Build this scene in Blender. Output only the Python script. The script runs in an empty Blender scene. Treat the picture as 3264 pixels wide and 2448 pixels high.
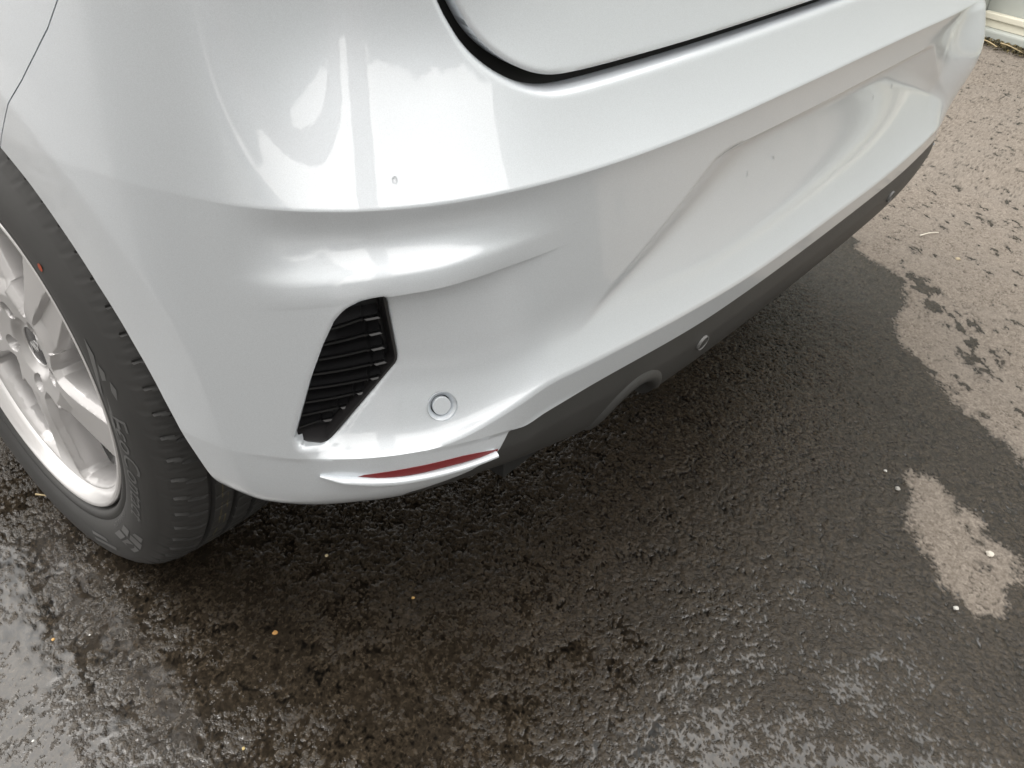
import bpy, bmesh, math, random
import numpy as np
from mathutils import Matrix, Vector, noise as mnoise

random.seed(7); rng = np.random.default_rng(7)
scene = bpy.context.scene
COL = scene.collection

# ------------------------------------------------------------------ camera
cam_d = bpy.data.cameras.new('camera'); cam = bpy.data.objects.new('camera', cam_d); COL.objects.link(cam)
CAM_P = (-1.1778306, -0.3167443, 0.9184708)
CR = (0.6426035, -0.7655514, 0.0314946); CU = (0.4205575, 0.3867788, 0.8206909); CF = (0.6404625, 0.5141335, -0.5705038)
cam.matrix_world = Matrix(((CR[0], CU[0], -CF[0], CAM_P[0]), (CR[1], CU[1], -CF[1], CAM_P[1]), (CR[2], CU[2], -CF[2], CAM_P[2]), (0, 0, 0, 1)))
cam_d.sensor_width = 36.0; cam_d.lens = 860.18 / 1024 * 36.0
cam_d.clip_start = 0.02; cam_d.clip_end = 500.0
scene.camera = cam

# ------------------------------------------------------------------ world, sun, exposure
SUN_EL, SUN_AZ = math.radians(62), math.radians(-25)
world = bpy.data.worlds.new('World'); scene.world = world; world.use_nodes = True
nt = world.node_tree; bgn = nt.nodes['Background']
sky = nt.nodes.new('ShaderNodeTexSky'); sky.sky_type = 'NISHITA'; sky.sun_disc = False
sky.sun_elevation = SUN_EL; sky.sun_rotation = SUN_AZ; sky.air_density = 1.0; sky.dust_density = 6.0; sky.ozone_density = 1.0
hs = nt.nodes.new('ShaderNodeHueSaturation'); hs.inputs['Saturation'].default_value = 0.12
nt.links.new(sky.outputs[0], hs.inputs['Color'])
# closed cloud cover over the clear sky, softly mottled
tcw = nt.nodes.new('ShaderNodeTexCoord'); cln = nt.nodes.new('ShaderNodeTexNoise'); cln.inputs['Scale'].default_value = 2.2; cln.inputs['Detail'].default_value = 5
nt.links.new(tcw.outputs['Generated'], cln.inputs['Vector'])
clr = nt.nodes.new('ShaderNodeMapRange'); nt.links.new(cln.outputs[0], clr.inputs[0])
for k_, v_ in enumerate((.3, .7, 13.0, 22.0)): clr.inputs[k_ + 1].default_value = v_
cmb = nt.nodes.new('ShaderNodeCombineColor')
for k_, t_ in enumerate((1.03, 1.0, .955)):
    wm = nt.nodes.new('ShaderNodeMath'); wm.operation = 'MULTIPLY'; wm.inputs[1].default_value = t_
    nt.links.new(clr.outputs[0], wm.inputs[0]); nt.links.new(wm.outputs[0], cmb.inputs[k_])
mxw = nt.nodes.new('ShaderNodeMix'); mxw.data_type = 'RGBA'; mxw.inputs[0].default_value = .85
nt.links.new(hs.outputs[0], mxw.inputs[6]); nt.links.new(cmb.outputs[0], mxw.inputs[7]); nt.links.new(mxw.outputs[2], bgn.inputs['Color'])
bgn.inputs['Strength'].default_value = 0.15
sun_d = bpy.data.lights.new('sun', 'SUN'); sun_d.energy = 0.6; sun_d.angle = math.radians(25); sun_d.color = (1, 0.97, 0.93)
sun = bpy.data.objects.new('sun', sun_d); COL.objects.link(sun)
sd = Vector((math.sin(SUN_AZ) * math.cos(SUN_EL), math.cos(SUN_AZ) * math.cos(SUN_EL), math.sin(SUN_EL)))
sun.rotation_euler = sd.to_track_quat('Z', 'Y').to_euler()
scene.view_settings.view_transform = 'Standard'; scene.view_settings.look = 'None'
scene.view_settings.exposure = 0.19; scene.view_settings.gamma = 1.0; scene.view_settings.use_curve_mapping = False

# ------------------------------------------------------------------ materials
def mat(name, base=(.5, .5, .5), rough=.5, metal=0.0, coat=0.0, coat_rough=.03, spec=.5):
    m = bpy.data.materials.new(name); m.use_nodes = True
    b = m.node_tree.nodes['Principled BSDF']
    b.inputs['Base Color'].default_value = (*base, 1); b.inputs['Roughness'].default_value = rough
    b.inputs['Metallic'].default_value = metal; b.inputs['Coat Weight'].default_value = coat
    b.inputs['Coat Roughness'].default_value = coat_rough; b.inputs['Specular IOR Level'].default_value = spec
    return m
def N_(m, t): return m.node_tree.nodes.new(t)
def L_(m, a, b): m.node_tree.links.new(a, b)
def bsdf(m): return m.node_tree.nodes['Principled BSDF']
def tex_noise(m, scale, detail=4, rough=.55, vec=None):
    n = N_(m, 'ShaderNodeTexNoise'); n.inputs['Scale'].default_value = scale; n.inputs['Detail'].default_value = detail
    n.inputs['Roughness'].default_value = rough
    if vec is not None: L_(m, vec, n.inputs['Vector'])
    return n
def objco(m):
    return N_(m, 'ShaderNodeTexCoord').outputs['Object']
def mixrgb(m, fac, a, b):
    n = N_(m, 'ShaderNodeMix'); n.data_type = 'RGBA'
    for i, v in ((0, fac), (6, a), (7, b)):
        if hasattr(v, 'is_output'): L_(m, v, n.inputs[i])
        else: n.inputs[i].default_value = v if i == 0 else (*v, 1)
    return n.outputs[2]
def mathn(m, op, a, b=None, c=None, clamp=False):
    n = N_(m, 'ShaderNodeMath'); n.operation = op; n.use_clamp = clamp
    for i, v in enumerate((a, b, c)):
        if v is None: continue
        if hasattr(v, 'is_output'): L_(m, v, n.inputs[i])
        else: n.inputs[i].default_value = v
    return n.outputs[0]
def maprange(m, v, a, b, c=0., d=1., smooth=True):
    n = N_(m, 'ShaderNodeMapRange'); n.interpolation_type = 'SMOOTHSTEP' if smooth else 'LINEAR'
    L_(m, v, n.inputs[0])
    for i, x in enumerate((a, b, c, d)): n.inputs[i + 1].default_value = x
    return n.outputs[0]
def bump(m, height, strength=.3, dist=.002):
    n = N_(m, 'ShaderNodeBump'); n.inputs['Strength'].default_value = strength; n.inputs['Distance'].default_value = dist
    L_(m, height, n.inputs['Height']); return n.outputs[0]

def paint_mat(name, base):
    m = mat(name, base, .40, .34, 1.0, .015)
    co = objco(m)
    v = N_(m, 'ShaderNodeTexVoronoi'); v.inputs['Scale'].default_value = 2600; L_(m, co, v.inputs['Vector'])
    sep = N_(m, 'ShaderNodeSeparateColor'); L_(m, v.outputs['Color'], sep.inputs[0])
    lo = tuple(c * .93 for c in base); hi = tuple(min(1, c * 1.06) for c in base)
    L_(m, mixrgb(m, sep.outputs[0], lo, hi), bsdf(m).inputs['Base Color'])
    bsdf(m).inputs['Coat IOR'].default_value = 1.62
    # faint orange peel in the lacquer
    L_(m, bump(m, tex_noise(m, 330, 1, vec=co).outputs[0], .012, .002), bsdf(m).inputs['Coat Normal'])
    return m
M_PAINT = paint_mat('silver_white_paint', (.67, .71, .755))
M_GAP = mat('gap_black', (.012, .012, .012), .6)
def plastic(name, base, rough, sc=900, st=.25):
    m = mat(name, base, rough); co = objco(m)
    n = tex_noise(m, sc, 2, vec=co)
    L_(m, bump(m, n.outputs[0], st, .0006), bsdf(m).inputs['Normal'])
    n2 = tex_noise(m, 14, 5, vec=co)
    L_(m, mixrgb(m, n2.outputs[0], tuple(c * .8 for c in base), tuple(c * 1.2 for c in base)), bsdf(m).inputs['Base Color'])
    return m
M_TRIM = plastic('dark_grey_plastic', (.042, .042, .041), .5)
M_TRIM_LIGHT = mat('sensor_ring_grey', (.20, .20, .20), .5)
M_GRILLE = plastic('black_grille_plastic', (.014, .014, .015), .28)
M_GRILLE_EDGE = plastic('black_grille_frame', (.022, .021, .022), .4)
M_RED = mat('red_reflector_plastic', (.17, .012, .014), .4, 0, .15, .2)
M_RIM = mat('machined_silver_rim', (.57, .56, .56), .28, .3, .6, .05)
M_SPOKE = mat('satin_silver_spokes', (.44, .43, .43), .32, .3, .4, .08)
M_BARREL = mat('barrel_skylit_silver', (.92, .91, .91), .3, .0)  # base colour lifted to carry the sky light inside the barrel
M_DISC = mat('brake_disc_steel', (.30, .30, .30), .4, .5)
M_SEAM = mat('seam_grey', (.16, .16, .165), .6)
M_BLACKGLOSS = mat('black_gloss', (.012, .012, .014), .15)
M_LOGO = mat('logo_silver', (.7, .7, .7), .25, .8)
M_LINER = mat('dark_liner', (.01, .01, .01), .8)
M_STEEL = mat('dull_steel', (.16, .16, .165), .45, .5)
M_GLASS = mat('dark_window_glass', (.01, .012, .014), .03)

# ------------------------------------------------------------------ object helpers
def tag(o, label=None, cat=None, group=None, kind=None):
    if label: o['label'] = label
    if cat: o['category'] = cat
    if group: o['group'] = group
    if kind: o['kind'] = kind
    return o
def empty(name, loc=(0, 0, 0), parent=None):
    o = bpy.data.objects.new(name, None); COL.objects.link(o); o.location = loc; o.empty_display_size = .1
    if parent: o.parent = parent
    return o
def mesh_obj(name, V, F, m, parent=None, smooth=True, angle=None):
    me = bpy.data.meshes.new(name); me.from_pydata([tuple(v) for v in V], [], [tuple(int(i) for i in f) for f in F]); me.validate()
    if smooth: me.polygons.foreach_set('use_smooth', [True] * len(me.polygons))
    if angle is not None: me.set_sharp_from_angle(angle=math.radians(angle))
    for mm in (m if isinstance(m, (list, tuple)) else [m]): me.materials.append(mm)
    o = bpy.data.objects.new(name, me); COL.objects.link(o)
    if parent: o.parent = parent
    return o

# ------------------------------------------------------------------ plan curve of the car's tail
CPL = np.array([(0,0),(.15,0),(.30,.003),(.45,.009),(.60,.030),(.70,.066),(.78,.118),(.838,.198),(.872,.29),(.888,.39),(.895,.5),(.897,.62),(.897,.78),(.895,.95),(.89,1.2),(.888,1.6),(.886,2.0),(.884,2.5),(.88,3.0)])
CPR = CPL.copy(); CPR[3,1] = .006; CPR[4,1] = .020; CPR[5,1] = .056; CPR[6,1] = .110; CPR[1,1] = .001
Y0 = .064
def bspl(P, n=40):
    out = []
    for i in range(len(P) - 3):
        t = np.linspace(0, 1, n, endpoint=False)[:, None]
        out.append(((1-t)**3*P[i] + (3*t**3-6*t**2+4)*P[i+1] + (-3*t**3+3*t**2+3*t+1)*P[i+2] + t**3*P[i+3]) / 6)
    return np.vstack(out)
PL = bspl(np.vstack([(CPL[1:] * [-1, 1])[::-1], CPR]))
_sg = np.hypot(*np.diff(PL, axis=0).T); S_ = np.r_[0, np.cumsum(_sg)]
_i0 = np.argmin(np.abs(PL[:, 0])); S_ = S_ - np.interp(0, PL[_i0-3:_i0+4, 0], S_[_i0-3:_i0+4])
TAN = np.gradient(PL, axis=0); TAN /= np.linalg.norm(TAN, axis=1)[:, None]
NIN = np.stack([-TAN[:, 1], TAN[:, 0]], 1)
def Bp(s): return np.stack([np.interp(s, S_, PL[:, 0]), np.interp(s, S_, PL[:, 1]) + Y0], -1)
def Np(s):
    n = np.stack([np.interp(s, S_, NIN[:, 0]), np.interp(s, S_, NIN[:, 1])], -1)
    return n / np.linalg.norm(n, axis=-1, keepdims=True)
def P3(s, z, h):
    s = np.asarray(s, float); xy = Bp(s) + Np(s) * np.asarray(h)[..., None]
    return np.concatenate([xy, np.broadcast_to(np.asarray(z, float), s.shape)[..., None]], -1)

# ------------------------------------------------------------------ body section: inward offset h(s, z)
HUB = (.724, .317)
def sst(a, b, x): t = np.clip((x - a) / (b - a), 0, 1); return t * t * (3 - 2 * t)
def smin(a, b, k):
    d = np.clip(.5 + .5 * (b - a) / k, 0, 1); return b * (1 - d) + a * d - k * d * (1 - d)
def cs(tab):  # smooth interpolation (monotone-ish cubic via Catmull) over |s|
    xs = np.array([t[0] for t in tab], float); ys = np.array([t[1] for t in tab], float)
    m = np.gradient(ys, xs)
    def f(x):
        x = np.clip(x, xs[0], xs[-1]); i = np.clip(np.searchsorted(xs, x) - 1, 0, len(xs) - 2)
        d = xs[i+1] - xs[i]; t = (x - xs[i]) / d
        return ((2*t**3-3*t**2+1)*ys[i] + (t**3-2*t**2+t)*d*m[i] + (-2*t**3+3*t**2)*ys[i+1] + (t**3-t**2)*d*m[i+1])
    return f
zC1 = cs([(0,.646),(.2,.645),(.4,.642),(.6,.639),(.75,.637),(.83,.638),(.88,.641),(.95,.645),(1.2,.65),(1.6,.65),(3.,.65)])
zC2 = cs([(0,.57),(.5,.57),(.585,.5695),(.65,.568),(.70,.566),(.77,.5625),(.81,.557),(.86,.55),(.95,.545),(1.2,.545),(3.,.545)])
zF = cs([(0,.424),(.27,.425),(.40,.431),(.5,.434),(.60,.432),(.70,.43),(.9,.43),(1.2,.43),(3.,.43)])
zE = cs([(0,.395),(.3,.395),(.58,.394),(.605,.390),(.63,.384),(.655,.387),(.70,.389),(.80,.389),(.86,.388),(.92,.385),(1.2,.38),(3.,.38)])
zBt = cs([(0,.292),(.3,.292),(.5,.297),(.63,.308),(.75,.308),(.85,.303),(.95,.303),(1.1,.308),(1.3,.30),(3.,.27)])
# left/top boundary of the vent recess in (s, z)
VL = np.array([(0.8668, 0.40599999999999997), (0.8628, 0.412), (0.8613, 0.4149), (0.8394, 0.4802), (0.8245, 0.5179), (0.8128, 0.542), (0.8069, 0.549), (0.8011, 0.5543), (0.7901, 0.5601), (0.7793, 0.5624), (0.7692, 0.5631)])
VR = np.array([(0.7692, 0.5631), (0.7627, 0.5166), (0.7585, 0.4847), (0.759, 0.4794), (0.7606, 0.476), (0.7954, 0.4413), (0.8312, 0.4043), (0.8344, 0.4023), (0.8392, 0.4006), (0.8552, 0.4011), (0.8658, 0.4019)])
sL = lambda z: np.interp(z, VL[:9, 1], VL[:9, 0])
RIDGE_A, RIDGE_B = np.array([.582, .456]), np.array([.352, .600])
FCU = np.linspace(0, .5, 251); FCV = np.cumsum(np.r_[0, (.30 + .13 * np.clip(1 - FCU[:-1] / .085, 0, 1)) * (1 - sst(.070, .165, FCU[:-1])) * .002])
def h_outer(a, z):
    """skin without recess, |s| = a"""
    c1 = zC1(a); up = np.maximum(z - c1, 0)
    cw = sst(.48, .68, a)
    f_mid = .052 * (1 - np.exp(-up / .085)) + .05 * up
    f_cor = .02 * up + np.interp(up, FCU, FCV)
    flare = (f_mid * (1 - cw) + f_cor * cw) * (1 - .9 * sst(.79, .94, a)) + .25 * np.maximum(z - .93, 0) ** 1.5
    dn = np.clip((c1 - z) / np.maximum(c1 - zC2(a), .01), 0, 1)
    val = .0045 * np.sin(np.pi * np.clip(dn * 1.35, 0, 1)) ** 1.2 * (1 - sst(.82, .90, a))
    k = .006 * (1 - sst(.80, .90, a))
    return np.where(z >= c1, k + flare, k * (1 - sst(0, 1, dn)) + val * 1.7 - .003 * np.sin(np.pi * np.clip((dn - .62) / .6, 0, 1)) * (1 - sst(.82, .92, a)))
def shelf(a, z):
    w = sst(.74, .585, a)
    zl = zE(a) * (1 - w) + zF(a) * w
    dl = .30 * np.maximum(z - zl, 0) + .009 * (1 - np.exp(-np.maximum(z - zl, 0) / .008))
    dr = -.004 + .042 * (1 - np.exp(-np.maximum(z - zl, 0) / .085)) + .01 * np.maximum(z - zl, 0)
    h = dl * (1 - w) + dr * w
    # facet between F and E on the middle part
    hf = -.004 + .006 * np.clip((zl - z) / .035, 0, 1)
    return np.where(z >= zl, h, hf * w)
def panel(a, z):
    c1 = zC1(a)
    d = np.maximum(c1 - z, 0)
    base = .006 + .005 * (1 - np.exp(-d / .020)) + .022 * d
    return base + .016 * sst(.60, .75, a) * sst(.03, .1, d)
def pocket(a, z):
    u = (RIDGE_B - RIDGE_A) / np.linalg.norm(RIDGE_B - RIDGE_A); n = np.array([-u[1], u[0]])
    if n[0] > 0: n = -n
    dr = (a - RIDGE_A[0]) * n[0] + (z - RIDGE_A[1]) * n[1]
    dt = .6055 - z
    r = smin(.42 * dr, 1.9 * dt, .016)
    g = np.maximum(r, 0); g = .034 * (1 - np.exp(-g / .034))
    return g
def h_inner(a, z):
    return smin(panel(a, z) + pocket(a, z), shelf(a, z), .006)
def lower(a, z):
    """below line E down to the bottom lip"""
    e = zE(a); b = zBt(a); t = np.clip((e - z) / (e - b), 0, 1)
    tr = .003 + .001 * t + .016 * np.maximum(t - .30, 0) + .018 * t ** 3 + .012 * (1 - np.sqrt(np.clip(1 - t ** 8, 0, 1)))
    bd = .006 * t + .036 * (1 - np.sqrt(np.clip(1 - (t * .995) ** (2.6 + 4.5 * sst(.80, .93, a)), 0, 1)))
    w = sst(.78, .64, a)
    return tr * w + bd * (1 - w)
def arch_ramp(a, y, z):
    r = np.hypot(y - HUB[0], z - HUB[1])
    th = np.degrees(np.arctan2(HUB[0] - y, z - HUB[1]))      # from +z toward the rear
    rc = .432 + .022 * sst(85, 60, th) * 0.6 + .02 * sst(78, 100, th)
    x = (rc - r) / .0018
    sp = np.where(x > 20, x, np.log1p(np.exp(np.clip(x, -30, 20)))) * .0018
    return .15 * sp * (y > .15)
def Hf(s, z, above2=None):
    a = np.abs(s); y = Bp(s)[..., 1]
    c2 = zC2(a); up = z >= c2 - 1e-7 if above2 is None else above2
    amp = sst(.575, .74, a)
    ho = h_outer(a, z); hi = h_inner(a, z)
    hu = np.where(z >= zC1(a), ho, ho * amp + hi * (1 - amp))
    e_ = sL(z) - .0045; wd = .0012 + .020 * sst(.405, .397, z)
    wi = sst(e_, e_ - wd, a)
    hi = hi * (1 - sst(.815, .860, a) * sst(.414, .403, z))
    hd = hi * wi + ho * (1 - wi)
    h = np.where(up, hu, hd)
    h = np.where(z < zE(a), lower(a, z), h)
    wr = sst(.46, .62, s) * (1 - sst(.72, .80, s)) * sst(.648, .625, z) * sst(.388, .43, z)
    tr_ = .003 - .030 * np.exp(-((z - .55) / .085) ** 2)
    h = h * (1 - wr) + tr_ * wr
    return h + arch_ramp(a, y, z)

# ------------------------------------------------------------------ parametric sheets that can be cut along curves
class Sheet:
    def __init__(self, V, T, flags=None):
        self.V = V; self.T = T                       # V (n,3): s, z, flag ; T: list of polygons
    def cut(self, phi):
        """split along phi=0; returns (inside sheet phi<0, outside sheet)"""
        V = self.V; f = phi(V); f = np.where(np.abs(f) < 1e-6, 1e-6, f)
        newV = []; edge = {}; ins = []; outs = []
        nV = len(V)
        quads = self.T['q']; polys = self.T['p']
        sg = f[quads] < 0; cnt = sg.sum(1)
        q_in = quads[cnt == 4]; q_out = quads[cnt == 0]
        todo = [list(x) for x in quads[(cnt > 0) & (cnt < 4)]]
        p_in, p_out = [], []
        for pl in polys:
            c = sum(f[i] < 0 for i in pl)
            if c == len(pl): p_in.append(pl)
            elif c == 0: p_out.append(pl)
            else: todo.append(pl)
        def ev(i, j):
            k = (min(i, j), max(i, j))
            if k not in edge:
                t = f[k[0]] / (f[k[0]] - f[k[1]])
                nv = V[k[0]] * (1 - t) + V[k[1]] * t; nv[2] = min(V[k[0]][2], V[k[1]][2]) if False else (V[k[0]][2] if t < .5 else V[k[1]][2])
                edge[k] = nV + len(newV); newV.append(nv)
            return edge[k]
        for pl in todo:
            a, b = [], []; n = len(pl)
            for q in range(n):
                i, j = pl[q], pl[(q+1) % n]
                (a if f[i] < 0 else b).append(i)
                if (f[i] < 0) != (f[j] < 0):
                    e = ev(i, j); a.append(e); b.append(e)
            if len(a) > 2: p_in.append(a)
            if len(b) > 2: p_out.append(b)
        V2 = np.vstack([V, np.array(newV)]) if newV else V
        return Sheet(V2, {'q': q_in, 'p': p_in}), Sheet(V2, {'q': q_out, 'p': p_out})
    def build(self, name, hfun, m, parent, roll=None, rim=None, flip=False, pos=None):
        """roll: list of (phi, radius, depth): edge roll-off. rim: depth of the inward return on every open edge"""
        V = self.V; used = np.zeros(len(V), bool); used[self.T['q'].ravel()] = True
        for pl in self.T['p']: used[pl] = True
        idx = np.cumsum(used) - 1; Vu = V[used]
        F = [list(x) for x in idx[self.T['q']]] + [[int(idx[i]) for i in pl] for pl in self.T['p']]
        h = hfun(Vu)
        if roll:
            for ph, r, dep in roll:
                d = np.clip(np.abs(ph(Vu)), 0, r); h = h + dep * (1 - np.sqrt(np.clip(1 - ((r - d) / r) ** 2, 0, 1)))
        pf = pos if pos is not None else (lambda W, hh: P3(W[:, 0], W[:, 1], hh))
        X = pf(Vu, h)
        if rim:
            cnt = {}
            for fc in F:
                n = len(fc)
                for q in range(n):
                    i, j = fc[q], fc[(q+1) % n]; k = (min(i, j), max(i, j)); cnt[k] = None if k in cnt else (i, j)
            be = [v for v in cnt.values() if v is not None]
            bv = sorted({i for e in be for i in e}); mp = {v: len(X) + q for q, v in enumerate(bv)}
            X = np.vstack([X, pf(Vu[bv], h[bv] + rim)])
            F = F + [[j, i, mp[i], mp[j]] for i, j in be]
        if flip: F = [f[::-1] for f in F]
        return mesh_obj(name, X, F, m, parent, True, 50 if rim else None)
def grid_sheet(sv, zfun_rows):
    """zfun_rows: list of (z array over sv, flag)"""
    R = len(zfun_rows); Cn = len(sv)
    V = np.zeros((R, Cn, 3)); V[:, :, 0] = sv[None]
    for r, (zz, fl) in enumerate(zfun_rows): V[r, :, 1] = zz; V[r, :, 2] = fl
    i = np.arange(R * Cn).reshape(R, Cn)
    q = np.stack([i[:-1, :-1], i[1:, :-1], i[1:, 1:], i[:-1, 1:]], -1).reshape(-1, 4)
    return Sheet(V.reshape(-1, 3), {'q': q, 'p': []})
def seg_dist(Pt, poly, closed=True):
    A = poly; Bq = np.roll(poly, -1, 0)
    if not closed: A, Bq = poly[:-1], poly[1:]
    best = np.full(len(Pt), 1e9)
    for a, b in zip(A, Bq):
        e = b - a; L = (e @ e) + 1e-12
        t = np.clip(((Pt - a) @ e) / L, 0, 1); d = np.hypot(*(Pt - a - t[:, None] * e).T); best = np.minimum(best, d)
    return best
def poly_phi(poly, mirror=False, col=slice(0, 2)):
    poly = np.asarray(poly, float)
    lo, hi = poly.min(0) - .05, poly.max(0) + .05
    def phi(V):
        Pt = V[:, col].copy()
        if mirror: Pt[:, 0] = np.abs(Pt[:, 0])
        out = np.full(len(Pt), .05); near = np.all((Pt > lo) & (Pt < hi), 1); Q = Pt[near]
        d = seg_dist(Q, poly); ins = np.zeros(len(Q), bool); n = len(poly)
        for i in range(n):
            a, b = poly[i], poly[(i+1) % n]
            c = ((a[1] > Q[:, 1]) != (b[1] > Q[:, 1])) & (Q[:, 0] < (b[0]-a[0]) * (Q[:, 1]-a[1]) / (b[1]-a[1] + 1e-15) + a[0])
            ins ^= c
        out[near] = np.where(ins, -d, d); return out
    return phi
def smooth_poly(P, n=6):
    P = np.asarray(P, float); out = []
    for i in range(len(P)):
        p0, p1, p2, p3 = P[i-1], P[i], P[(i+1) % len(P)], P[(i+2) % len(P)]
        for t in np.linspace(0, 1, n, endpoint=False):
            out.append(.5 * (2*p1 + (p2-p0)*t + (2*p0-5*p1+4*p2-p3)*t*t + (3*p1-p0-3*p2+p3)*t**3))
    return np.array(out)

# ------------------------------------------------------------------ THE CAR
car = tag(empty('car', (0, 1.2, 0)), 'clean silver white hatchback parked with its tail on damp asphalt, dark lower trim', 'car')
car_off = Vector((0, 1.2, 0))
class _Root:  # parts are built in world coordinates and re-based on the car's origin
    pass
def adopt(o, parent):
    o.parent = parent
    o.matrix_parent_inverse = Matrix.Translation(-parent.matrix_world.translation) if False else Matrix()
    return o
def part(o):  # shift a world-built part under the car
    o.parent = car; o.matrix_parent_inverse = Matrix.Translation(-car_off); return o
def sub(o, par):
    o.parent = par; return o

sv = np.unique(np.round(np.concatenate([
    np.linspace(-2.9, -1.3, 60), np.linspace(-1.3, -.95, 120), np.linspace(-.95, -.55, 190), np.linspace(-.55, -.2, 130),
    np.linspace(-.2, .7, 230), np.linspace(.7, 1.05, 110), np.linspace(1.05, 2.9, 80)]), 6))
A_ = np.abs(sv)
def rows(z0, z1, n, fl, pw=None):
    t = np.linspace(0, 1, n)
    if pw == 'both': t = .5 - .5 * np.cos(np.pi * t)
    if pw == 'end': t = np.sin(t * np.pi / 2)
    if pw == 'start': t = 1 - np.cos(t * np.pi / 2)
    return [(z0 + (z1 - z0) * u, fl) for u in t]
Z1, Z2, ZE, ZB = zC1(A_), zC2(A_), zE(A_), zBt(A_)
_w = sst(.74, .585, A_); ZF = np.maximum(ZE * (1 - _w) + zF(A_) * _w, ZE + .0012)
top = np.full_like(sv, 1.0)
R_ = rows(top, Z1 + .16, 14, 1)[:-1] + rows(Z1 + .16, Z1, 54, 1)[:-1] + rows(Z1, Z2, 36, 1, 'both') + rows(Z2 - .0002, ZF, 52, 0, 'start')[0:-1] + rows(ZF, ZE, 16, 0)[:-1] + rows(ZE, ZB, 34, 0, 'end')
body = grid_sheet(sv, R_)
def hbody(V): return Hf(V[:, 0], V[:, 1], V[:, 2] > .5)

# wheel arch opening (side view y,z)
th_ = np.array([-180, -150, -120, -90, -60, -30, 0, 25, 38, 45, 55, 65, 75, 82, 88, 94, 100])
ra_ = np.array([.40, .385, .372, .365, .365, .365, .365, .365, .364, .360, .356, .358, .366, .376, .390, .408, .43])
def arch_phi(V):
    y = Bp(V[:, 0])[:, 1]; z = V[:, 1]
    r = np.hypot(y - HUB[0], z - HUB[1]); th = np.degrees(np.arctan2(HUB[0] - y, z - HUB[1]))
    return r - np.interp(th, th_, ra_)
_, body = body.cut(arch_phi)
# tailgate outline: gap line (s,z), mirrored
def gap_curve(off):
    P = [(0,.7135),(.2,.7115),(.35,.7095),(.45,.708),(.53,.7065),(.575,.7065),(.60,.709),(.622,.715),(.645,.7255),(.664,.738),(.679,.752),(.690,.767),(.699,.782),(.712,.81),(.725,.86),(.73,.93),(.73,1.1)]
    P = smooth_open(np.array(P)); d = np.gradient(P, axis=0); d /= np.linalg.norm(d, axis=1)[:, None]
    n = np.stack([d[:, 1], -d[:, 0]], 1)              # outward (down / outboard)
    Q = P + n * off
    Q = np.vstack([Q, [(.0, 1.1)]]); Q = np.vstack([Q[:-1], (Q[:-1][::-1] * [-1, 1])[:-1]])
    return Q
def smooth_open(P, n=5):
    E = np.vstack([2*P[0]-P[1], P, 2*P[-1]-P[-2]]); out = []
    for i in range(1, len(E) - 2):
        p0, p1, p2, p3 = E[i-1:i+3]
        for t in np.linspace(0, 1, n, endpoint=False):
            out.append(.5 * (2*p1 + (p2-p0)*t + (2*p0-5*p1+4*p2-p3)*t*t + (3*p1-p0-3*p2+p3)*t**3))
    out.append(E[-2]); return np.array(out)
gap_o = poly_phi(gap_curve(.0)); gap_i = poly_phi(gap_curve(-.0112))
def far_phi(f, big=.05):
    return f
tail_in, body = body.cut(gap_o)
tail, strip = tail_in.cut(gap_i)
# vent opening
VENT = np.vstack([VL[1:], VR[1:-1]])
vent_phi = poly_phi(VENT, mirror=True)
vent_in, body = body.cut(vent_phi)
# exhaust cut-out and trim split
EX_C = (-.450, .297)
def ex_phi(V): return np.hypot((V[:, 0] - EX_C[0]) / .066, (V[:, 1] - EX_C[1]) / .072) * .070 - .070
_, body = body.cut(ex_phi)
TL = [(.10, .5)]
def trim_phi(V):
    a = np.abs(V[:, 0]); z = V[:, 1]
    d1 = z - zE(a)                                      # below E
    d2 = (z - .3845) - (a - .648) * (-.62 if False else 0) # placeholder
    lim = np.interp(z, [.28, .325, .338, .352, .366, .40], [.80, .755, .690, .664, .657, .640])
    return np.maximum(d1, a - lim)
trim, body = body.cut(trim_phi)
# seam between bumper and quarter panel on both sides
SEAM = [(1.0,.86),(1.012,.78),(1.057,.736),(1.114,.688),(1.20,.615),(1.26,.56),(1.3,.5)]
SEAM = np.array([(.985,1.2),(.992,.90),(1.000,.82),(1.012,.78),(1.032,.757),(1.057,.734),(1.085,.709),(1.114,.686),(1.15,.655),(1.25,.57),(1.5,.4)])
def seam_phi(off):
    poly = np.vstack([SEAM, [(4, .4), (4, 1.2)]])
    f = poly_phi(poly, mirror=True)
    def g(V):
        a = np.abs(V[:, 0]); d = f(V)
        big = np.where(a > 1.5, -.05, np.where(a < .9, .05, d))
        return big + off
    return g
quarter, body = body.cut(seam_phi(.0))
quarter, _ = quarter.cut(seam_phi(.0012))
# outer parking sensors sit in round holes
SENS = (.716, .425)
def sens_phi(V): return np.hypot((np.abs(V[:, 0]) - SENS[0]), (V[:, 1] - SENS[1]) * 1.08) - .0158
_, body = body.cut(sens_phi)

bumper = part(body.build('bumper', hbody, M_PAINT, None, roll=[(gap_o, .0055, .011), (vent_phi, .003, .002)], rim=.009))
tailgate = part(tail.build('tailgate', lambda V: hbody(V) - .0005, M_PAINT, None, roll=[(gap_i, .0045, .0018)], rim=.022))
for sgn in (-1, 1):
    half, _ = quarter.cut(lambda V: -sgn * V[:, 0])
    part(half.build('quarter_panel', hbody, M_PAINT, None, rim=.01))
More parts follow.
